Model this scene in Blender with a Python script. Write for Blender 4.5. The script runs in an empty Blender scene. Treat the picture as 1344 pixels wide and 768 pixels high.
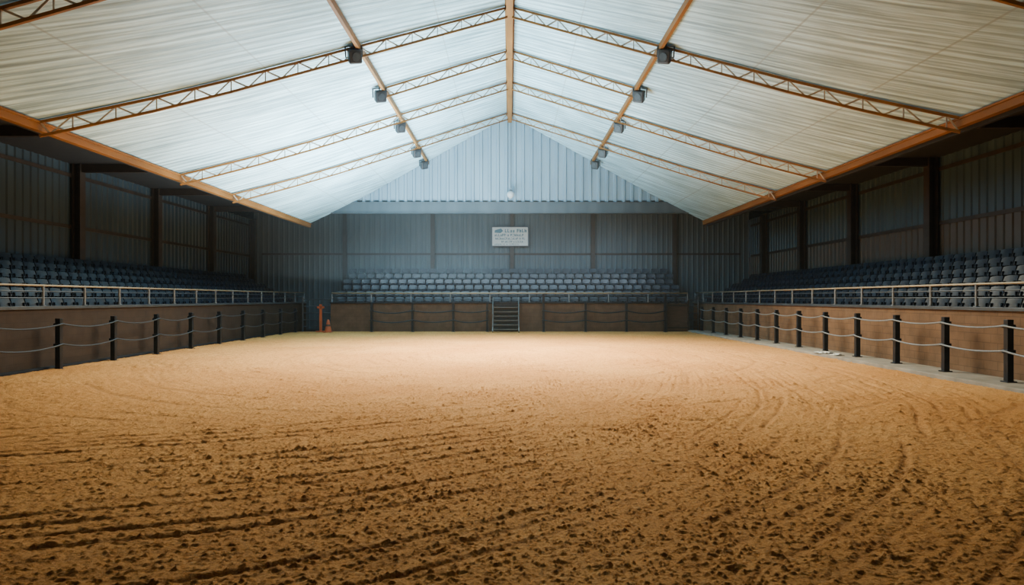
import bpy, math, random
import numpy as np
from mathutils import Vector, Matrix
random.seed(4); rng=np.random.default_rng(7)
C=bpy.context.scene.collection
H=1.7
# ---------------------------------------------------------------- materials
def newmat(name):
    m=bpy.data.materials.new(name); m.use_nodes=True
    nt=m.node_tree; b=nt.nodes['Principled BSDF']
    return m,nt,b
def N(nt,t,**k):
    n=nt.nodes.new(t)
    for a,v in k.items(): setattr(n,a,v)
    return n
def pbr(name,col,rough=.6,metal=0.,var=.25,scale=3.,bump=.1,bscale=30.,stretch=(1,1,1),spec=.5):
    m,nt,b=newmat(name); L=nt.links.new
    tc=N(nt,'ShaderNodeTexCoord'); mp=N(nt,'ShaderNodeMapping'); mp.inputs['Scale'].default_value=stretch
    L(tc.outputs['Object'],mp.inputs[0])
    n=N(nt,'ShaderNodeTexNoise'); n.inputs['Scale'].default_value=scale; n.inputs['Detail'].default_value=6
    L(mp.outputs[0],n.inputs['Vector'])
    r=N(nt,'ShaderNodeValToRGB')
    r.color_ramp.elements[0].position=.3; r.color_ramp.elements[1].position=.7
    r.color_ramp.elements[0].color=(*[c*(1-var) for c in col],1)
    r.color_ramp.elements[1].color=(*[min(1,c*(1+var)) for c in col],1)
    L(n.outputs['Fac'],r.inputs[0]); L(r.outputs[0],b.inputs['Base Color'])
    b.inputs['Roughness'].default_value=rough; b.inputs['Metallic'].default_value=metal; b.inputs['Specular IOR Level'].default_value=spec
    if bump>0:
        n2=N(nt,'ShaderNodeTexNoise'); n2.inputs['Scale'].default_value=bscale; L(mp.outputs[0],n2.inputs['Vector'])
        bp=N(nt,'ShaderNodeBump'); bp.inputs['Strength'].default_value=bump; bp.inputs['Distance'].default_value=.01
        L(n2.outputs['Fac'],bp.inputs['Height']); L(bp.outputs[0],b.inputs['Normal'])
    return m
m_timber=pbr('orange_timber',(.195,.086,.02),.6,0,.25,2,.15,20,(1,.3,1),.2)
m_steelwhite=pbr('painted_lattice',(.4,.34,.27),.5,.1,.15)
m_col=pbr('brown_steel',(.028,.023,.02),.55,.3,.3)
m_colb=pbr('faint_brown_steel',(.035,.034,.036),.55,.2,.2)
m_dark=pbr('dark_post_paint',(.010,.018,.03),.38,.5,.3,6)
m_rail=pbr('beige_rail',(.34,.29,.21),.45,.2,.15)
m_railg=pbr('grey_rail',(.07,.088,.11),.4,.5,.2)
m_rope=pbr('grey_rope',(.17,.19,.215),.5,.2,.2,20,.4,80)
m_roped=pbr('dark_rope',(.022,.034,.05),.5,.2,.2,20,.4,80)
m_seat=pbr('navy_plastic',(.005,.012,.028),.42,0,.2,4,.02,spec=.3)
m_seat_lit=pbr('navy_plastic_lit',(.02,.034,.054),.42,0,.2,4,.02,spec=.5)  # lighter copy of the navy plastic: light on the end seats put into colour
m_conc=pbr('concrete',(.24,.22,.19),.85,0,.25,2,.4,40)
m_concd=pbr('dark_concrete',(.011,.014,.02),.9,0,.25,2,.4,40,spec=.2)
m_step=pbr('galvanised_step',(.14,.15,.155),.5,.4,.15)
m_spk=pbr('speaker_black',(.010,.014,.02),.5,0,.2)
m_spkg=pbr('speaker_grille',(.03,.04,.05),.35,.3,.2,3,.6,200)
m_white=pbr('white_board',(.5,.6,.62),.5,0,.05)
m_blue=pbr('blue_lettering',(.05,.17,.25),.5,0,.1)
m_lamp=pbr('lamp_white',(.45,.48,.5),.4,0,.05)
m_orange=pbr('cone_orange',(.5,.1,.03),.5,0,.15)
m_wood=pbr('brown_board',(.06,.034,.022),.6,0,.3,3,.3,30,(1,1,8))
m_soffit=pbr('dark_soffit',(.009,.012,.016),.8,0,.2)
m_cloth=pbr('white_cloth',(.6,.6,.58),.9,0,.1)

def sheet(name,c1,c2,rough=.55,metal=.2,low=None,zsplit=0,vscale=1.0):
    m,nt,b=newmat(name); L=nt.links.new
    g=N(nt,'ShaderNodeNewGeometry'); mp=N(nt,'ShaderNodeMapping'); mp.inputs['Scale'].default_value=(1.5,1.5,.25)
    L(g.outputs['Position'],mp.inputs[0])
    n=N(nt,'ShaderNodeTexNoise'); n.inputs['Scale'].default_value=1.2*vscale; n.inputs['Detail'].default_value=7; L(mp.outputs[0],n.inputs['Vector'])
    r=N(nt,'ShaderNodeValToRGB'); r.color_ramp.elements[0].position=.32; r.color_ramp.elements[1].position=.68
    r.color_ramp.elements[0].color=(*c1,1); r.color_ramp.elements[1].color=(*c2,1)
    L(n.outputs['Fac'],r.inputs[0]); out=r.outputs[0]
    if low:
        s=N(nt,'ShaderNodeSeparateXYZ'); L(g.outputs['Position'],s.inputs[0])
        c=N(nt,'ShaderNodeMath',operation='LESS_THAN'); L(s.outputs[2],c.inputs[0]); c.inputs[1].default_value=zsplit
        mx=N(nt,'ShaderNodeMix',data_type='RGBA'); L(c.outputs[0],mx.inputs[0]); L(out,mx.inputs[6]); mx.inputs[7].default_value=(*low,1); out=mx.outputs[2]
    L(out,b.inputs['Base Color']); b.inputs['Roughness'].default_value=rough; b.inputs['Metallic'].default_value=metal
    return m
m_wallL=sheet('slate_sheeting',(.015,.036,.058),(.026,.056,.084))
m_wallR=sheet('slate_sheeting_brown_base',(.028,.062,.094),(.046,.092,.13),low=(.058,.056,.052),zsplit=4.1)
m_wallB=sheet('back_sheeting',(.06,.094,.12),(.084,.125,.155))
m_gable=sheet('pale_blue_sheeting',(.18,.285,.37),(.235,.35,.435),.5,.15)
m_band=sheet('grey_beam',(.05,.075,.095),(.075,.105,.13),.5,.2)

def brickmat(name,c1,c2,mort,axis):
    m,nt,b=newmat(name); L=nt.links.new
    g=N(nt,'ShaderNodeNewGeometry'); s=N(nt,'ShaderNodeSeparateXYZ'); L(g.outputs['Position'],s.inputs[0])
    c=N(nt,'ShaderNodeCombineXYZ'); L(s.outputs[axis],c.inputs[0]); L(s.outputs[2],c.inputs[1])
    t=N(nt,'ShaderNodeTexBrick'); L(c.outputs[0],t.inputs['Vector'])
    t.inputs['Color1'].default_value=(*c1,1); t.inputs['Color2'].default_value=(*c2,1); t.inputs['Mortar'].default_value=(*mort,1)
    t.inputs['Scale'].default_value=1; t.inputs['Brick Width'].default_value=.42; t.inputs['Row Height'].default_value=.19; t.inputs['Mortar Size'].default_value=.008
    n=N(nt,'ShaderNodeTexNoise'); n.inputs['Scale'].default_value=3; n.inputs['Detail'].default_value=6; L(g.outputs['Position'],n.inputs['Vector'])
    mx=N(nt,'ShaderNodeMix',data_type='RGBA',blend_type='MULTIPLY'); mx.inputs[0].default_value=.7
    L(t.outputs[0],mx.inputs[6]); r=N(nt,'ShaderNodeValToRGB'); r.color_ramp.elements[0].color=(.55,.55,.55,1); r.color_ramp.elements[0].position=.3; r.color_ramp.elements[1].position=.7
    L(n.outputs['Fac'],r.inputs[0]); L(r.outputs[0],mx.inputs[7]); L(mx.outputs[2],b.inputs['Base Color'])
    bp=N(nt,'ShaderNodeBump'); bp.inputs['Strength'].default_value=.15; bp.inputs['Distance'].default_value=.008; bp.invert=True
    L(t.outputs['Fac'],bp.inputs['Height']); L(bp.outputs[0],b.inputs['Normal']); b.inputs['Roughness'].default_value=.85; b.inputs['Specular IOR Level'].default_value=.2
    return m
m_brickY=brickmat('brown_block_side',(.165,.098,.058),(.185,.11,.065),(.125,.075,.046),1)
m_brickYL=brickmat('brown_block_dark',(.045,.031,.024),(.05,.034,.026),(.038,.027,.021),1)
m_brickX=brickmat('brown_block_back',(.125,.072,.045),(.138,.079,.05),(.105,.06,.038),0)

# roof
def roofmat():
    m,nt,b=newmat('translucent_roof_sheet'); L=nt.links.new
    g=N(nt,'ShaderNodeNewGeometry'); s=N(nt,'ShaderNodeSeparateXYZ'); L(g.outputs['Position'],s.inputs[0])
    ab=N(nt,'ShaderNodeMath',operation='ABSOLUTE'); L(s.outputs[0],ab.inputs[0])
    v=N(nt,'ShaderNodeMath',operation='MULTIPLY_ADD'); L(ab.outputs[0],v.inputs[0]); v.inputs[1].default_value=.78; L(s.outputs[1],v.inputs[2])
    ms=N(nt,'ShaderNodeMath',operation='MULTIPLY'); L(s.outputs[0],ms.inputs[0]); ms.inputs[1].default_value=.05
    c=N(nt,'ShaderNodeCombineXYZ'); L(v.outputs[0],c.inputs[0]); L(ms.outputs[0],c.inputs[1])
    n=N(nt,'ShaderNodeTexNoise'); n.inputs['Scale'].default_value=7; n.inputs['Detail'].default_value=6; n.inputs['Roughness'].default_value=.7; L(c.outputs[0],n.inputs['Vector'])
    r=N(nt,'ShaderNodeValToRGB'); r.color_ramp.elements[0].position=.37; r.color_ramp.elements[1].position=.58
    r.color_ramp.elements[0].color=(.2,.33,.4,1); r.color_ramp.elements[1].color=(.54,.81,.93,1); L(n.outputs['Fac'],r.inputs[0])
    nb=N(nt,'ShaderNodeTexNoise'); nb.inputs['Scale'].default_value=.5; nb.inputs['Detail'].default_value=4; L(g.outputs['Position'],nb.inputs['Vector'])
    rb=N(nt,'ShaderNodeValToRGB'); rb.color_ramp.elements[0].position=.3; rb.color_ramp.elements[1].position=.65; rb.color_ramp.elements[0].color=(.7,.72,.72,1); L(nb.outputs['Fac'],rb.inputs[0])
    m0=N(nt,'ShaderNodeMix',data_type='RGBA',blend_type='MULTIPLY'); m0.inputs[0].default_value=1; L(r.outputs[0],m0.inputs[6]); L(rb.outputs[0],m0.inputs[7])
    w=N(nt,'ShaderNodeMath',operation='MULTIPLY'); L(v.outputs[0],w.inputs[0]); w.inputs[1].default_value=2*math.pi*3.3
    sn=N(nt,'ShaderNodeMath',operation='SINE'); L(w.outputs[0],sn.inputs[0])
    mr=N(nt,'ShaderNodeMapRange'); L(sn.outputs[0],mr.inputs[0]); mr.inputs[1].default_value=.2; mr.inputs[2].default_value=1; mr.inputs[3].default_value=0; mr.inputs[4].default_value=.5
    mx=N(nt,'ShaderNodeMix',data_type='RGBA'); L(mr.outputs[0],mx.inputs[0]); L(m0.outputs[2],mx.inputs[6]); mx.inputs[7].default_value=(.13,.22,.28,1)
    w2=N(nt,'ShaderNodeMath',operation='MULTIPLY'); L(ab.outputs[0],w2.inputs[0]); w2.inputs[1].default_value=.47
    fr2=N(nt,'ShaderNodeMath',operation='FRACT'); L(w2.outputs[0],fr2.inputs[0])
    lt2=N(nt,'ShaderNodeMath',operation='LESS_THAN'); L(fr2.outputs[0],lt2.inputs[0]); lt2.inputs[1].default_value=.018
    mf2=N(nt,'ShaderNodeMath',operation='MULTIPLY'); L(lt2.outputs[0],mf2.inputs[0]); mf2.inputs[1].default_value=.5
    mx2=N(nt,'ShaderNodeMix',data_type='RGBA'); L(mf2.outputs[0],mx2.inputs[0]); L(mx.outputs[2],mx2.inputs[6]); mx2.inputs[7].default_value=(.2,.25,.28,1)
    L(mx2.outputs[2],b.inputs['Base Color']); b.inputs['Roughness'].default_value=.6
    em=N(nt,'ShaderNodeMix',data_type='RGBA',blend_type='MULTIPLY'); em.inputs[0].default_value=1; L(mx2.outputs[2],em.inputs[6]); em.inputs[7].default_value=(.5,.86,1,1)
    L(em.outputs[2],b.inputs['Emission Color']); b.inputs['Emission Strength'].default_value=.06  # faint emission stands in for daylight coming through the sheeting
    ad=N(nt,'ShaderNodeMath',operation='MULTIPLY_ADD'); L(sn.outputs[0],ad.inputs[0]); ad.inputs[1].default_value=.35; L(n.outputs['Fac'],ad.inputs[2])
    bp=N(nt,'ShaderNodeBump'); bp.inputs['Strength'].default_value=.5; bp.inputs['Distance'].default_value=.035
    L(ad.outputs[0],bp.inputs['Height']); L(bp.outputs[0],b.inputs['Normal'])
    return m
m_roof=roofmat()

def sandmat():
    m,nt,b=newmat('raked_sand'); L=nt.links.new
    g=N(nt,'ShaderNodeNewGeometry')
    n=N(nt,'ShaderNodeTexNoise'); n.inputs['Scale'].default_value=.35; n.inputs['Detail'].default_value=5; L(g.outputs['Position'],n.inputs['Vector'])
    r=N(nt,'ShaderNodeValToRGB'); r.color_ramp.elements[0].position=.35; r.color_ramp.elements[1].position=.65
    r.color_ramp.elements[0].color=(.67,.325,.102,1); r.color_ramp.elements[1].color=(.77,.405,.14,1); L(n.outputs['Fac'],r.inputs[0])
    n2=N(nt,'ShaderNodeTexNoise'); n2.inputs['Scale'].default_value=42; n2.inputs['Detail'].default_value=8; n2.inputs['Roughness'].default_value=.8; L(g.outputs['Position'],n2.inputs['Vector'])
    r2=N(nt,'ShaderNodeValToRGB'); r2.color_ramp.elements[0].position=.37; r2.color_ramp.elements[1].position=.53
    r2.color_ramp.elements[0].color=(.42,.33,.27,1); r2.color_ramp.elements[1].color=(1,1,1,1); L(n2.outputs['Fac'],r2.inputs[0])
    mx=N(nt,'ShaderNodeMix',data_type='RGBA',blend_type='MULTIPLY'); mx.inputs[0].default_value=.82; L(r.outputs[0],mx.inputs[6]); L(r2.outputs[0],mx.inputs[7])
    at=N(nt,'ShaderNodeAttribute',attribute_name='clod_groove')
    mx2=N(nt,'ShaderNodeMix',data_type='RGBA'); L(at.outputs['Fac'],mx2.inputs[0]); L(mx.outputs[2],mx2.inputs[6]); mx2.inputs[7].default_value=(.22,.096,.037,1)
    L(mx2.outputs[2],b.inputs['Base Color']); b.inputs['Roughness'].default_value=.95; b.inputs['Specular IOR Level'].default_value=.15
    n3=N(nt,'ShaderNodeTexNoise'); n3.inputs['Scale'].default_value=50; n3.inputs['Detail'].default_value=8; n3.inputs['Roughness'].default_value=.76; L(g.outputs['Position'],n3.inputs['Vector'])
    bp=N(nt,'ShaderNodeBump'); bp.inputs['Strength'].default_value=1; bp.inputs['Distance'].default_value=.026
    L(n3.outputs['Fac'],bp.inputs['Height']); L(bp.outputs[0],b.inputs['Normal'])
    return m
m_sand=sandmat()

# ---------------------------------------------------------------- mesh builder
class MB:
    def __init__(s): s.v=[]; s.f=[]
    def add(s,vs,fs):
        o=len(s.v); s.v+= [tuple(p) for p in vs]; s.f+=[tuple(i+o for i in f) for f in fs]
    def box(s,x0,x1,y0,y1,z0,z1):
        s.add([(x0,y0,z0),(x1,y0,z0),(x1,y1,z0),(x0,y1,z0),(x0,y0,z1),(x1,y0,z1),(x1,y1,z1),(x0,y1,z1)],
              [(0,3,2,1),(4,5,6,7),(0,1,5,4),(1,2,6,5),(2,3,7,6),(3,0,4,7)])
    def bar(s,a,b,w,h=None,up=(0,0,1)):
        a=Vector(a); b=Vector(b); h=h or w; d=(b-a).normalized(); u=Vector(up)
        if abs(d.dot(u))>.95: u=Vector((0,1,0))
        sx=d.cross(u).normalized()*w/2; uz=sx.cross(d).normalized()*h/2
        P=[a-sx-uz,a+sx-uz,a+sx+uz,a-sx+uz,b-sx-uz,b+sx-uz,b+sx+uz,b-sx+uz]
        s.add(P,[(0,3,2,1),(4,5,6,7),(0,1,5,4),(1,2,6,5),(2,3,7,6),(3,0,4,7)])
    def tube(s,pts,r,n=8,closed=True):
        pts=[Vector(p) for p in pts]; vs=[]; fs=[]
        for i,p in enumerate(pts):
            d=(pts[min(i+1,len(pts)-1)]-pts[max(i-1,0)]).normalized()
            u=Vector((0,0,1)) if abs(d.z)<.9 else Vector((0,1,0))
            a=d.cross(u).normalized(); b=a.cross(d)
            rr=r[i] if isinstance(r,(list,tuple)) else r
            for k in range(n):
                t=2*math.pi*k/n; vs.append(p+a*math.cos(t)*rr+b*math.sin(t)*rr)
        for i in range(len(pts)-1):
            for k in range(n):
                fs.append((i*n+k,i*n+(k+1)%n,(i+1)*n+(k+1)%n,(i+1)*n+k))
        fs.append(tuple(range(n))[::-1]); fs.append(tuple((len(pts)-1)*n+k for k in range(n)))
        s.add(vs,fs)
    def mesh(s,name,mat,smooth=False):
        me=bpy.data.meshes.new(name); me.from_pydata(s.v,[],s.f); me.materials.append(mat)
        if smooth:
            me.polygons.foreach_set('use_smooth',[True]*len(me.polygons))
        me.update(); return me
    def obj(s,name,mat,loc=(0,0,0),smooth=False,bevel=0,parent=None):
        me=s.mesh(name,mat,smooth); o=bpy.data.objects.new(name,me); C.objects.link(o); o.location=loc
        if bevel:
            m=o.modifiers.new('bevel','BEVEL'); m.width=bevel; m.segments=3; m.limit_method='ANGLE'
        if parent: o.parent=parent
        return o
def tag(o,label,cat,group=None,kind=None):
    o['label']=label; o['category']=cat
    if group: o['group']=group
    if kind: o['kind']=kind
    return o
def struct(o,label=None):
    o['kind']='structure'
    if label: o['label']=label
    return o

# ---------------------------------------------------------------- dims
XL,XR=-15.0,14.0; DB=40.0; DG=35.7; PB=35.4
def roofZ(x):
    a=abs(x); xs=[0,7.4,8.4,9.4,10.7]; zs=[9.6,5.48,4.96,4.46,3.84]
    return float(np.interp(a,xs,zs))+H
# floors
def vnoise(x,y,seed=0):
    r=np.random.default_rng(seed); T=r.random((256,256))
    xi=np.floor(x).astype(int); yi=np.floor(y).astype(int); fx=x-xi; fy=y-yi
    fx=fx*fx*(3-2*fx); fy=fy*fy*(3-2*fy)
    a=T[xi&255,yi&255]; b=T[(xi+1)&255,yi&255]; c=T[xi&255,(yi+1)&255]; d=T[(xi+1)&255,(yi+1)&255]
    return (a*(1-fx)+b*fx)*(1-fy)+(c*(1-fx)+d*fx)*fy
def fbm(x,y,s,o=4,seed=0):
    t=0;a=1;w=0
    for i in range(o):
        t=t+a*vnoise(x*s+13.7*i,y*s+7.3*i,seed+i); w+=a; a*=.55; s*=2.03
    return t/w
nx=1150
tt=np.linspace(math.asinh(-11.28/2.0),math.asinh(10.19/2.0),nx); gx=2.0*np.sinh(tt)
gy=np.concatenate([np.linspace(-3,3.4,40)[:-1],np.geomspace(3.4,PB+.05,1300)])
ny=len(gy); X,Y=np.meshgrid(gx,gy)
h=.03*(fbm(X,Y,.35,3,1)-.5)+.02*(fbm(X,Y,1.6,3,5)-.5)
cl01=lambda v:np.clip(v,0,1)
def polar(cx,cy,seed,wob=.3):
    dx=X-cx; dy=Y-cy; rr=np.sqrt(dx*dx+dy*dy)+wob*(fbm(X,Y,.2,2,seed)-.5)*2+.03*(fbm(X,Y,1.5,2,seed+5)-.5)*2; th=np.arctan2(dy,dx)+math.pi
    return rr,th
def comb(r,t,sp,seed,w=.17,lo=.42,k=6,bend=.35):
    """harrow teeth marks: parallel grooves of spacing sp, coming and going in long patches"""
    ph=r/sp+bend*vnoise(r*.8,t*5,seed)
    i=np.floor(ph); f=ph-i
    per=vnoise(i*1.37+.5,t*k,seed+1)
    zone=vnoise(r*.55,t*2.0,seed+2)
    return np.exp(-((f-.5)/w)**2)*cl01((per-lo)*3.5)*cl01((zone-.22)*3.5)
rA,tA=polar(-8.5,18.5,100,.35); rB,tB=polar(-12,18.5,200,.4); rC,tC=polar(-1,20.5,300,.5)
wA=cl01((1.6-X)/2.5)*cl01((13.5-Y)/5)
wB=cl01((X-.6)/1.8)*cl01((rB-12.0)/1.5)*cl01((21.8-rB)/1.5)*cl01((34-Y)/8)
wC=cl01((Y-7)/3)*.9
brk=.6+.4*cl01((fbm(X,Y,3.5,3,171)-.35)*5)
gA=comb(rA,tA,.27,101,.14,.3,6); gA2=comb(rA,tA,.11,111,.25,.35,10)
gB=comb(rB,tB,.32,201,.13,.3,6); gB2=comb(rB,tB,.14,211,.25,.38,10)
gC=comb(rC,tC,.5,301,.14,.42,4); gC2=comb(rC,tC,.22,311,.22,.42,7)
G1=np.maximum.reduce([gA*wA,gB*wB*.85,gC*wC*.75])*brk; G2=np.maximum.reduce([gA2*wA,gB2*wB,gC2*wC])*brk
h+=-.024*G1-.012*G2
lip=np.maximum.reduce([np.roll(gA*wA,5,axis=0),np.roll(gB*wB*.7,5,axis=1)])*brk; h+=.009*lip
rut=np.exp(-((rB-16.4)/.13)**2)+.8*np.exp(-((rB-17.9)/.12)**2); rut*=cl01((X-1.2)/1.5)*.8*cl01((32-Y)/6)*brk
h+=-.021*rut
n12=fbm(X,Y,16,3,81); n25=fbm(X,Y,34,2,91); n7=fbm(X,Y,7.5,3,85); reg=fbm(X,Y,.8,3,77)
regw=.6+.5*cl01((reg-.42)*3)
cA=cl01((n12-.685)*10)*regw; cB=cl01((n25-.645)*6)*regw; cC=cl01((n7-.735)*9)*regw
h+=.018*cA+.010*cB+.016*cC+.009*(n25-.5)*2+.008*(n7-.5)*2
clod_groove=np.clip(cA*.42+cB*.3+cC*.25+.4*G1+.18*G2+.18*rut,0,.6)  # darker tone on clods and in grooves and ruts
edge=np.minimum(1,np.minimum((X+11.3)/.3,(PB+.05-Y)/.3)); h=h*np.clip(edge,0.1,1)-.01
me=bpy.data.meshes.new('floor'); nv=nx*ny
co=np.stack([X,Y,h],-1).reshape(-1,3).astype(np.float32)
i=np.arange(nx-1)[None,:]+nx*np.arange(ny-1)[:,None]
q=np.stack([i,i+1,i+1+nx,i+nx],-1).reshape(-1).astype(np.int32); nf=(nx-1)*(ny-1)
me.vertices.add(nv); me.vertices.foreach_set('co',co.ravel()); me.loops.add(nf*4); me.loops.foreach_set('vertex_index',q)
me.polygons.add(nf); me.polygons.foreach_set('loop_start',np.arange(0,nf*4,4,dtype=np.int32))
me.update(calc_edges=True); me.validate()
me.polygons.foreach_set('use_smooth',np.ones(nf,bool))
at=me.attributes.new('clod_groove','FLOAT','POINT'); at.data.foreach_set('value',clod_groove.ravel().astype(np.float32))
me.materials.append(m_sand); fo=bpy.data.objects.new('floor',me); C.objects.link(fo); struct(fo,'raked orange sand riding surface with tracks and clods')
b=MB(); b.box(XL-.1,XR+.1,-3,DB+.1,-.3,-.12); struct(b.obj('floor',m_concd))

# walls corrugated
def corr(name,mat,p0,p1,z0,z1f,pitch=.3,d=.045,nrm=(0,0)):
    p0=Vector(p0); p1=Vector(p1); Lw=(p1-p0).length; dv=(p1-p0)/Lw; n=Vector(nrm); b=MB()
    prof=[(0,0),(.55,0),(.65,1),(.9,1),(1,0)]
    ts=[]
    for j in range(int(Lw/pitch)+1):
        for a,c in prof[:-1]:
            t=(j+a)*pitch
            if t<=Lw: ts.append((t,c*d))
    ts.append((Lw,0)); vs=[]; fs=[]
    for t,c in ts:
        p=p0+dv*t+n*c; vs+=[(p.x,p.y,z0),(p.x,p.y,z1f(p.x,p.y))]
    for j in range(len(ts)-1): fs.append((2*j,2*j+2,2*j+3,2*j+1))
    b.add(vs,fs); o=b.obj(name,mat); struct(o); return o
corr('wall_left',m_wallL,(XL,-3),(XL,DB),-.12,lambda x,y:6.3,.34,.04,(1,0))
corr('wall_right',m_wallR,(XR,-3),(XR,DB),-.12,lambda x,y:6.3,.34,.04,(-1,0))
corr('wall_back',m_wallB,(XL,DB),(XR,DB),-.12,lambda x,y:6.75,.3,.018,(0,-1))
corr('wall_gable',m_gable,(-10.2,DG+.15),(10.2,DG+.15),4.6,lambda x,y:roofZ(x)+.02,.44,.07,(0,-1))
me=bpy.data.objects['wall_gable'].data
for v in me.vertices:
    if v.co.z<5.0: v.co.z=min(6.7, roofZ(v.co.x))
b=MB(); b.box(-10.2,10.2,DG+.02,DG+.3,6.2,6.72); b.box(-10.2,10.2,DG-.02,DG+.36,6.72,6.76); b.box(-10.2,10.2,DG-.04,DG+.34,6.17,6.21)
struct(b.obj('trim_1',m_band),'grey steel beam under the gable')
b=MB(); b.box(-.035,.035,DG+.04,DG+.1,7.5,11.2); struct(b.obj('trim_2',m_gable),'central seam of the gable')
# ceilings
xs=sorted(set([round(v,3) for v in list(np.linspace(-10.5,10.2,90))]+[0.0])); ys=np.linspace(-3,DG+.1,60); b=MB(); vs=[(x,y,roofZ(x)) for y in ys for x in xs]
n=len(xs); b.add(vs,[(j*n+i,j*n+i+1,(j+1)*n+i+1,(j+1)*n+i) for j in range(len(ys)-1) for i in range(n-1)])
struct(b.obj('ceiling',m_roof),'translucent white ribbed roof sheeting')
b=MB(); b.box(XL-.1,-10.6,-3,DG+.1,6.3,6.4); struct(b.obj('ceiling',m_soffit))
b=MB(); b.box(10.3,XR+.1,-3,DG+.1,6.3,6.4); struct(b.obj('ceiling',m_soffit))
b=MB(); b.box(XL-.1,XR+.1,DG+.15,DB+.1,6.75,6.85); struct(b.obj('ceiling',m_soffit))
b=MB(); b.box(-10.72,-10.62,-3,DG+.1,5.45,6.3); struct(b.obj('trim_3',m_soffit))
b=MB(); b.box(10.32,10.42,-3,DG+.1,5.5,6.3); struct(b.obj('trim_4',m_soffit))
# eave beams
for xe,sg in ((-10.5,-1),(10.2,1)):
    z=roofZ(xe); b=MB(); b.box(xe-.08,xe+.08,-3,DG+.1,z-.21,z-.02); b.box(xe-.12,xe+.12,-3,DG+.1,z-.05,z-.0)
    tag(b.obj('eave_beam',m_timber,bevel=.01),'long orange-brown beam along the roof eave','beam')
b=MB(); b.box(-.11,.11,-3,DG-.05,roofZ(0)-.42,roofZ(0)-.08); b.box(-.16,.16,-3,DG-.05,roofZ(0)-.1,roofZ(0)-.05)
tag(b.obj('ridge_beam',m_timber,bevel=.01),'orange-brown ridge beam along the roof peak','beam')
for sg in (-1,1):
    x=4.25*sg; z=roofZ(x); b=MB(); b.box(x-.05,x+.05,-3,DG-.05,z-.24,z-.06); tag(b.obj('roof_purlin',m_timber,bevel=.01),'long orange-brown purlin carrying the loudspeakers','beam','roof purlins')
# trusses
def truss(Dp,k,xe,sg):
    xsamp=list(np.arange(0.1,xe,.35))+[xe]
    top=[Vector((sg*x,Dp-k*x,roofZ(x)-.07)) for x in xsamp]; bot=[p-Vector((0,0,.31)) for p in top]
    e=bpy.data.objects.new('roof_truss',None); e.location=(sg*.1,Dp-.1*k,roofZ(0)); C.objects.link(e)
    tag(e,'slender roof truss with brown chords and pale lattice web','truss','roof trusses')
    off=-e.location
    for nm,P in (('top_chord',top),('bottom_chord',bot)):
        b=MB()
        P2=[P[0]]+[P[i] for i in range(4,len(P)-1,4)]+[P[-1]]
        for a,c in zip(P2[:-1],P2[1:]): b.bar(a+off,c+off+(c-a).normalized()*.02,.08,.06)
        b.obj(nm,m_timber,parent=e)
    b=MB()
    for i in range(len(xsamp)-1):
        a,c=(top[i],bot[i+1]) if i%2==0 else (bot[i],top[i+1])
        b.bar(a+off,c+off,.035,.035)
        if i%2==0: b.bar(top[i]+off,bot[i]+off,.025,.025)
    b.obj('lattice_web',m_steelwhite,parent=e)
for sg,xe in ((-1,10.4),(1,10.1)):
    truss(14.8 if sg<0 else 14.2,.4,xe,sg); truss(22.3,.69,xe,sg); truss(26.2,.7,4.25,sg); truss(30.0,.81,xe,sg); truss(35.0,.9,xe,sg)
# columns
def column(x,y,z,h,rot,mat=m_col,arm=None,w=.3,lab='brown steel column against the dark ribbed wall'):
    e=MB(); t=.05
    e.box(-w/2,w/2,-w/2,-w/2+t,0,h); e.box(-w/2,w/2,w/2-t,w/2,0,h); e.box(-t/2,t/2,-w/2+t,w/2-t,0,h)
    o=e.obj('steel_column',mat,loc=(x,y,z)); o.rotation_euler=(0,0,rot)
    tag(o,lab,'column','wall columns')
    if arm:
        b=MB(); b.bar((0,0,h-.15),(arm,0,h-.15),.16,.26)
        p=b.obj('support_arm',mat,parent=o); p.rotation_euler=(0,0,-rot)
NR=6; RS=.26; TL=1.05+RS*(NR-1)
for y in (13.2,18.2,23.4,28.6,33.9): column(XL+.22,y,TL,6.3-TL,math.pi/2,arm=3.9)
column(XL+.24,39.3,-.12,6.4,math.pi/2)
for y in (12.3,17.3,22.3,27.4,32.2,37.0): column(XR-.24,y,TL,6.3-TL,math.pi/2,arm=-3.3 if y<36 else None)
RB=.33
for x in (-9.62,-4.5,.13,4.85,9.62):
    z=-.12 if abs(x)>9.4 else 1.1+RB*5
    column(x,DB-.17,z,6.75-z,0,mat=m_colb,w=.22,lab='slim grey-brown steel column on the end wall')
# girts
for x,sg in ((XL+.06,1),(XR-.06,-1)):
    for z in (4.15,5.9):
        b=MB(); b.box(x-.02,x+.02,0,DB-.5,z-.06,z+.06); tag(b.obj('wall_girt',m_col),'horizontal brown steel rail fixed to ribbed wall','rail','wall girts')
b=MB(); b.box(XL+.5,XR-.5,DB-.06,DB-.02,4.25,4.36); tag(b.obj('wall_girt',m_colb),'horizontal grey-brown steel rail fixed to ribbed wall','rail','wall girts')

# terraces (one solid step per seat row)
SE=37.9
def tstep(x0,x1,y0,y1,z):
    b=MB(); b.box(x0,x1,y0,y1,-.12,z); tag(b.obj('terrace_step',m_concd),'dark concrete grandstand step carrying a row of seats','grandstand step','grandstand terraces')
for i in range(NR):
    z=1.05+RS*i
    tstep(-14.94 if i==NR-1 else -12.02-.52*i,-11.51-.52*i,1,SE,z)
    tstep(10.41+.49*i,13.94 if i==NR-1 else 10.895+.49*i,1,SE,z)
    tstep(-9.3,9.3,35.64+.66*i,DB-.04 if i==NR-1 else 36.295+.66*i,1.1+RB*i)
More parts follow.
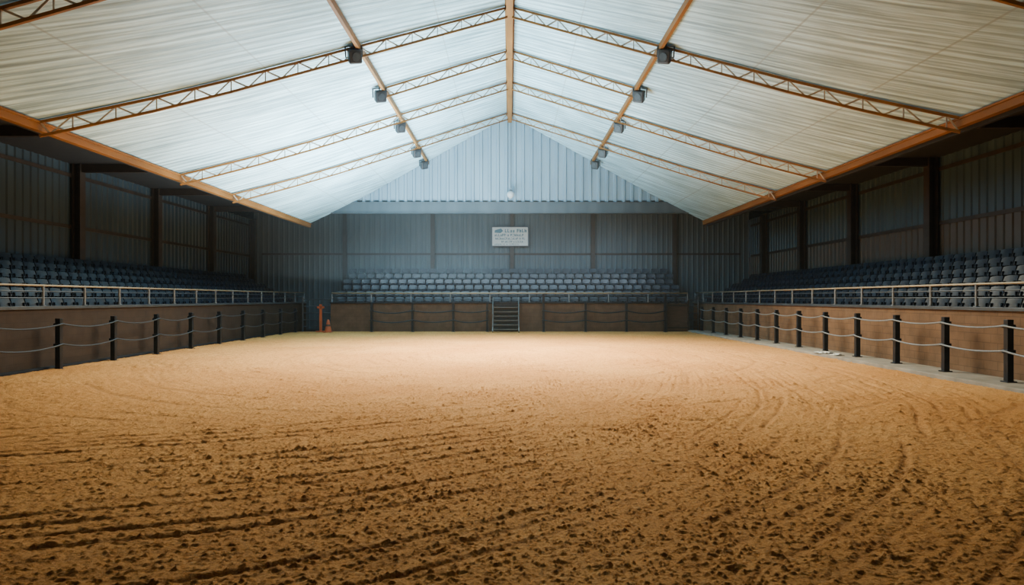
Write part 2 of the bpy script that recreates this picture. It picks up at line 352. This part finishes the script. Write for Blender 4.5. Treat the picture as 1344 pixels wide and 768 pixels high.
# barriers
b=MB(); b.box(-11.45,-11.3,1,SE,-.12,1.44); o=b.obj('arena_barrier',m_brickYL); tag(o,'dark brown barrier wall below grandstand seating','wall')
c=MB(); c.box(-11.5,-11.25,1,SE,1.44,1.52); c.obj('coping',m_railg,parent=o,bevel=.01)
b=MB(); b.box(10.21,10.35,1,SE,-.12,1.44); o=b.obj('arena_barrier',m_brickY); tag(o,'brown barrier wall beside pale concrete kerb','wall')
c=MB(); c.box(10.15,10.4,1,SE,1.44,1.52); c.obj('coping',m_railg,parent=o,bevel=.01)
b=MB(); b.box(-9.3,8.08,PB+.06,PB+.2,-.12,1.44); o=b.obj('arena_barrier',m_brickX); tag(o,'reddish brown barrier wall below end seating','wall')
c=MB(); c.box(-9.33,8.08,PB,PB+.22,1.44,1.52); c.obj('coping',m_dark,parent=o,bevel=.01)
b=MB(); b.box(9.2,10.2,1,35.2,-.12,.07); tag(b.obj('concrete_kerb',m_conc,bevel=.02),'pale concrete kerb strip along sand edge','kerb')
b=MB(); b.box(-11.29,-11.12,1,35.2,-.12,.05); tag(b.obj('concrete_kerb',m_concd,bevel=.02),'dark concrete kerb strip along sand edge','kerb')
# railings
def railing(pts0,pts1,n,ztop=2.02,r=.026,label='grey metal guard railing with pale top rail'):
    p0=Vector((*pts0,0)); p1=Vector((*pts1,0)); e=bpy.data.objects.new('metal_railing',None); e.location=(p0.x,p0.y,1.52); C.objects.link(e); tag(e,label,'railing')
    of=-e.location
    b=MB(); b.tube([p0+Vector((0,0,ztop))+of,p1+Vector((0,0,ztop))+of],r,10); b.obj('top_rail',m_rail,parent=e,smooth=True)
    for dz in (.14,.3):
        b=MB(); b.tube([p0+Vector((0,0,ztop-dz))+of,p1+Vector((0,0,ztop-dz))+of],.014,8); b.obj('middle_rail',m_railg,parent=e,smooth=True)
    for i in range(n):
        p=p0.lerp(p1,i/(n-1)); b=MB(); b.tube([(0,0,0),(0,0,ztop-1.52)],.034,8); b.tube([(0,0,0),(0,0,.02)],.06,8)
        q=b.obj('rail_post',m_rope,parent=e); q.location=(p.x-p0.x,p.y-p0.y,0)
railing((-11.38,2),(-11.38,SE-.1),23); railing((10.27,2),(10.27,SE-.1),23); railing((-9.25,PB+.1),(9.25,PB+.1),10,1.98,.045)
# fence posts
def mkpost(x,y,z,hh,rot):
    b=MB(); w=.06; b.box(-w,w,-w,w,0,hh); b.box(-.1,.1,-.1,.1,0,.025)
    o=b.obj('fence_post',m_dark,loc=(x,y,z),bevel=.008); o.rotation_euler=(0,0,rot)
    tag(o,'dark painted steel fence post holding sagging ropes','post','rope fence posts')
    for zz in (1.09,.6):
        c=MB(); c.box(-.085,.085,-.085,.085,zz-.035,zz+.035); c.obj('rope_clamp',m_dark,parent=o,bevel=.01)
def rope(P,sag,r=.026,mat=m_rope,label=''):
    pts=[]
    for a,c in zip(P[:-1],P[1:]):
        a=Vector(a); c=Vector(c)
        sg=sag*random.uniform(.8,1.2)
        for k in range(10):
            t=k/10; p=a.lerp(c,t); p.z-=sg*4*t*(1-t); pts.append(p)
    pts.append(Vector(P[-1])); b=MB(); b.tube(pts,r,8); o=b.obj('barrier_rope',mat,smooth=True); tag(o,label,'rope')
yr=[9.44+1.93*k for k in range(14)]; yl=[11.95+2.28*k for k in range(11)]
for y in yr: mkpost(9.72,y,.07,1.22,0)
for y in yl: mkpost(-10.9,y,-.02,1.24,0)
for zz in (.49,.0): 
    rope([(9.622,y,.68+zz) for y in yr],.07,.019,m_rope,'pale grey rope sagging between dark fence posts')
    rope([(-10.803,y,.6+zz) for y in yl],.09,.018,m_roped,'dark grey rope sagging between dark fence posts')
for g in ([-7.1,-5,-2.9,-1.15],[1.74,3.9,6.0,8.0]):
    for x in g: mkpost(x,PB-.3,-.02,1.96 if x==1.74 or x==8.0 else 1.5,0)
    for zz in (.49,0): rope([(x,PB-.41,.6+zz) for x in g],.13,.03,m_dark,'dark rope sagging between posts along end barrier')
# gate
e=MB(); e.box(8.14,9.28,PB+.04,PB+.12,0.03,1.44)
o=e.obj('arena_gate',m_wood); tag(o,'solid dark brown board gate in end barrier','gate')
b=MB() 
for x in (8.1,9.22): b.box(x,x+.08,PB-.03,PB+.035,.0,1.6)
for z in (.15,1.3): b.box(8.18,9.22,PB-.02,PB+.035,z,z+.08)
b.obj('gate_frame',m_col,parent=o)
def bargate(x0,x1,y,hh):
    b=MB()
    for x in (x0,x1): b.tube([(x,y,-.1),(x,y,hh+.1)],.05,8)
    o=b.obj('passage_gate',m_railg); tag(o,'dark tubular metal gate closing a passage','gate')
    c=MB()
    for k in range(5): z=.2+k*(hh-.25)/4; c.tube([(x0,y,z),(x1,y,z)],.025,8)
    c.obj('gate_bar',m_railg,parent=o)
bargate(-11.1,-9.5,36.6,1.7); bargate(9.42,10.05,36.4,1.7)
# steps
e=bpy.data.objects.new('metal_steps',None); e.location=(-.2,PB-.06,0); C.objects.link(e); tag(e,'galvanised metal steps against brown end barrier','stairs')
b=MB(); b.box(-.62,.62,-.03,.0,.05,1.44); b.obj('backing_panel',m_dark,parent=e)
for i in range(6):
    b=MB(); z=.2+.22*i; y=-1.0+.17*i; b.box(-.62,.62,y-.02,y+.12,z-.035,z); b.box(-.62,.62,y-.02,y,z-.07,z); b.obj('tread',m_step,parent=e)
for s in (-.66,.66):
    b=MB(); b.bar((s,-1.05,.03),(s,-.05,1.32),.05,.14); b.obj('stringer',m_step,parent=e)
    b=MB(); b.tube([(s,-.95,.1),(s,-.95,.9),(s,-.07,1.75),(s,-.07,1.3)],.025,8); b.obj('handrail',m_step,parent=e)
# cone and stand
b=MB(); b.box(-.2,.2,-.2,.2,0,.04); b.tube([(0,0,.04),(0,0,.12),(0,0,.6),(0,0,.64)],[.17,.16,.06,.045],16)
for (x,y) in ((-9.15,34.4),):
    o=b.obj('traffic_cone',m_orange,loc=(x,y,0)); tag(o,'worn orange-red traffic cone on the sand','cone')
    c=MB(); c.tube([(0,0,.3),(0,0,.4)],[.13,.11],16); c.obj('reflective_band',m_wood,parent=o)
b=MB(); b.box(-.06,.06,-.04,.04,0,1.4); b.box(-.22,.22,-.2,.2,0,.05); b.box(-.18,.18,-.04,.04,1.2,1.3)
o=b.obj('wooden_stand',m_orange,loc=(-9.66,34.9,0)); tag(o,'slim orange-brown wooden stand near barrier end','stand')
# cloth scraps
for (x,y,s) in ((9.42,20.4,.2),(9.4,19.6,.13)):
    b=MB(); n=9; vs=[];fs=[]
    for j in range(n):
        for i in range(n):
            vs.append(((i/(n-1)-.5)*2.2*s*(1+.2*random.random()),(j/(n-1)-.5)*2*s*(1+.3*random.random()),.005+.07*random.random()*(1-abs(i/(n-1)-.5)*1.6)))
    for j in range(n-1):
        for i in range(n-1): fs.append((j*n+i,j*n+i+1,(j+1)*n+i+1,(j+1)*n+i))
    b.add(vs,fs); o=b.obj('crumpled_cloth',m_cloth,loc=(x,y,.07)); tag(o,'small crumpled pale cloth lying on kerb','cloth')
# sign
SY=DB-.42
b=MB(); b.box(-1.03,1.03,-.03,.03,-.55,.55); o=b.obj('sign_board',m_white,loc=(.02,SY,5.3),bevel=.01); tag(o,'white rectangular sign with faded blue lettering on ribbed wall','sign')
b=MB(); b.box(-1.06,1.06,-.045,.03,.53,.57);b.box(-1.06,1.06,-.045,.03,-.57,-.53);b.box(-1.07,-1.03,-.045,.03,-.57,.57);b.box(1.03,1.07,-.045,.03,-.57,.57);b.box(-.9,.9,.03,.1,-.05,.05); b.obj('frame',m_railg,parent=o)
b=MB(); rr=random.Random(3)
for row,(z,hh,x0,x1) in enumerate(((.33,.2,-.3,.85),(.08,.15,-.9,.85),(-.12,.12,-.85,.8),(-.3,.1,-.5,.75),(-.45,.08,-.9,.5))):
    x=x0
    while x<x1:
        w=hh*.55
        k=rr.randrange(5); t=hh*.22
        if k in(0,1,3): b.box(x,x+t,-.036,-.031,z-hh/2,z+hh/2)
        if k in(0,2): b.box(x,x+w,-.036,-.031,z+hh/2-t,z+hh/2)
        if k in(1,2,4): b.box(x,x+w,-.036,-.031,z-hh/2,z-hh/2+t)
        if k in(3,4): b.box(x+w-t,x+w,-.036,-.031,z-hh/2,z+hh/4)
        if k in(0,3,4): b.box(x,x+w,-.036,-.031,z-t/2,z+t/2)
        x+=w*1.35+(hh*.5 if rr.random()<.18 else 0)
b.obj('lettering',m_blue,parent=o)
b=MB(); b.add([(-.9,-.036,.22),(-.55,-.036,.2),(-.4,-.036,.32),(-.52,-.036,.46),(-.75,-.036,.4),(-.88,-.036,.36)],[(0,1,2,3,4,5)]); b.obj('emblem',m_blue,parent=o)
# wall lamp
b=MB(); prof=[(0,.0),(.08,.04),(.17,.12),(.2,.22),(.17,.32),(.08,.4),(0.01,.42)]
b.tube([(0,0,z-.42) for r,z in prof],[max(r,.005) for r,z in prof],16); o=b.obj('beam_lamp',m_lamp,loc=(.05,DG-.28,7.3),smooth=True); tag(o,'small round white lamp hanging at gable beam','lamp')
b=MB(); b.box(-.05,.05,-.05,.28,-.02,.05); b.tube([(0,0,-.03),(0,0,.02)],.09,12); b.obj('bracket',m_railg,parent=o)
# speakers
def speaker(x,y,z,sg,s):
    b=MB(); b.add([(-.25,-.17,-.27),(.25,-.17,-.27),(.17,.2,-.22),(-.17,.2,-.22),(-.25,-.17,.24),(.25,-.17,.24),(.17,.2,.2),(-.17,.2,.2)],[(0,3,2,1),(4,5,6,7),(0,1,5,4),(1,2,6,5),(2,3,7,6),(3,0,4,7)])
    o=b.obj('loudspeaker',m_spk,loc=(x,y,z),bevel=.08); o.rotation_euler=(math.radians(24),math.radians(14*sg),math.radians(-34*sg)); o.scale=(s,s,s)
    tag(o,'black loudspeaker cabinet hanging from purlin bracket','speaker','hanging loudspeakers')
    c=MB(); c.tube([(0,-.19,-.02),(0,-.165,-.02)],.14,20); c.obj('grille',m_spkg,parent=o)
    c=MB(); c.tube([(0,.0,.2),(0,.0,.4)],.03,8); c.box(-.31,.31,-.03,.03,.28,.31); c.box(-.31,-.28,-.03,.03,-.05,.31); c.box(.28,.31,-.03,.03,-.05,.31); c.obj('bracket',m_spk,parent=o)
for sg in (-1,1):
    for y in (19.2,23.0,27.2,32.0,34.8): speaker(sg*4.38,y,roofZ(4.25)-.4,sg,.84)

# ---------------------------------------------------------------- seats
def panel(w,hh,t,curve,mapf,nu=6,nv=4):
    vs=[];fs=[]
    for side in (0,1):
        for j in range(nv+1):
            v=j/nv
            for i in range(nu+1):
                u=2*i/nu-1; x=u*w/2*(1-.06*v**3); zz=v*hh-.02*(abs(u)**4)*(v)
                y=-curve*u*u+side*t
                vs.append(mapf(x,y,zz))
    n=nu+1; m=(nv+1)*n
    for j in range(nv):
        for i in range(nu):
            a=j*n+i; fs.append((a,a+1,a+n+1,a+n)); fs.append((m+a,m+a+n,m+a+n+1,m+a+1))
    for i in range(nu): fs.append((i,m+i,m+i+1,i+1)); a=nv*n+i; fs.append((a,a+1,m+a+1,m+a))
    for j in range(nv): a=j*n; fs.append((a,a+n,m+a+n,m+a)); a=j*n+nu; fs.append((a,m+a,m+a+n,a+n))
    return vs,fs
back=panel(.45,.22,.03,.02,lambda x,y,z:(x,.17+y+.35*z,.46+z))
pan=panel(.43,.33,.04,.015,lambda x,y,z:(x,.16-z,.38-y+.06*z))
def legs():
    b=MB(); b.box(-.18,-.15,-.02,.16,.1,.36); b.box(.15,.18,-.02,.16,.1,.36); b.box(-.18,.18,.08,.16,.0,.12); b.box(-.18,-.15,.14,.19,.36,.55); b.box(.15,.18,.14,.19,.36,.55); return b
bl=legs(); me_leg=bl.mesh('seat_bracket',m_dark)
b1=MB(); b1.add(*back); me_back=b1.mesh('backrest',m_seat,False)
b1=MB(); b1.add(*pan); me_pan=b1.mesh('seat_pan',m_seat,False)
ball=MB(); ball.add(*back); ball.add(*pan); ball.add(bl.v,bl.f); me_all=ball.mesh('stadium_seat',m_seat,False)
seats=[]; SP=.48
for i in range(NR):
    y=5.0+.24*(i%2)
    while y<SE-.3: seats.append((-11.71-.52*i,y,1.05+RS*i,math.pi/2,'L')); y+=SP
    y=5.0+.24*(i%2)
    while y<SE-.3: seats.append((10.59+.49*i,y,1.05+RS*i,-math.pi/2,'R')); y+=SP
    for k in range(36): seats.append((-8.96+.512*k-(.08 if i%2 else -.08),35.86+.66*i,1.1+RB*i,0,'B'))
def vis(s):
    return abs(s[0])/s[1]*896<690
V=[s for s in seats if vis(s)]; V.sort(key=lambda s:math.hypot(s[0],s[1]))
ind=V[:300]; ids=set(map(id,ind)); rest=[s for s in seats if id(s) not in ids]
for k,s in enumerate(ind):
    lab='dark navy plastic stadium seat on stepped terrace'
    if k<90:
        o=bpy.data.objects.new('stadium_seat',me_leg); C.objects.link(o)
        for nm,mm in (('backrest',me_back),('seat_pan',me_pan)):
            p=bpy.data.objects.new(nm,mm); p.parent=o; C.objects.link(p)
    else:
        o=bpy.data.objects.new('stadium_seat',me_all); C.objects.link(o)
    o.location=s[:3]; o.rotation_euler=(0,0,s[3]); tag(o,lab,'seat','navy grandstand seats')
bv=np.array(ball.v); out=MB(); allv=[];allf=[]; mi=[]; off=0
for s in rest:
    c,sn=math.cos(s[3]),math.sin(s[3]); v=np.stack([bv[:,0]*c-bv[:,1]*sn+s[0],bv[:,0]*sn+bv[:,1]*c+s[1],bv[:,2]+s[2]],-1)
    allv+=v.tolist(); allf+=[tuple(i+off for i in f) for f in ball.f]; mi+=[1 if s[4]=='B' else 0]*len(ball.f); off+=len(bv)
out.v=allv; out.f=allf; o=out.obj('stadium_seat_rows',m_seat); o.data.materials.append(m_seat_lit); o.data.polygons.foreach_set('material_index',mi); tag(o,'many rows of navy plastic stadium seats on terraces','seats',None,'stuff')

# ---------------------------------------------------------------- light
def area(name,loc,rot,sx,sy,pw,col,spread=180):
    l=bpy.data.lights.new(name,'AREA'); l.shape='RECTANGLE'; l.size=sx; l.size_y=sy; l.energy=pw; l.color=col; l.spread=math.radians(spread)
    o=bpy.data.objects.new(name,l); C.objects.link(o); o.location=loc; o.rotation_euler=rot; return o
R=math.radians
area('roof_fill',(-4.2,26.5,2.4),(R(180),0,0),7,12,5800,(.62,.9,1.0),150)  # added unseen lamp that brightens the roof sheeting from below
area('arena_key',(0,23,8.4),(R(-15),0,0),6,9,4700,(1,.85,.58),132)  # unseen area lamp added overhead to light the middle of the sand
area('gable_fill',(0,31,5.2),(R(100),0,0),10,2,170,(.7,.88,1.0),150)  # added to lift the gable, no fixture stands here
area('stand_fill',(0,35.0,5.4),(R(48),0,0),16,.3,170,(.7,.87,1.0),110)  # unseen strip added to brighten the end seats
area('eave_fill',(-7.2,23,2.8),(R(180),R(-25),0),1.5,16,420,(1,.62,.32),140)  # warm tint on the left eave comes from this added lamp
area('eave_fill',(7.6,21,2.8),(R(180),R(25),0),1.5,14,50,(1,.52,.25),140)  # weaker added warm lamp for the right eave
w=bpy.data.worlds.new('world'); bpy.context.scene.world=w; w.use_nodes=True
nt=w.node_tree
nt.nodes['Background'].inputs[0].default_value=(.45,.6,.78,1); nt.nodes['Background'].inputs[1].default_value=.04
vs_=nt.nodes.new('ShaderNodeVolumeScatter'); vs_.inputs['Color'].default_value=(.75,.9,1,1); vs_.inputs['Density'].default_value=.0007; vs_.inputs['Anisotropy'].default_value=.1
nt.links.new(vs_.outputs[0],nt.nodes['World Output'].inputs['Volume'])
cam=bpy.data.cameras.new('cam'); cam.lens=24; cam.sensor_width=36; cam.shift_y=8/1344; cam.shift_x=3/1344
co_=bpy.data.objects.new('camera',cam); C.objects.link(co_); co_.location=(0,0,H); co_.rotation_euler=(R(90),0,0); bpy.context.scene.camera=co_
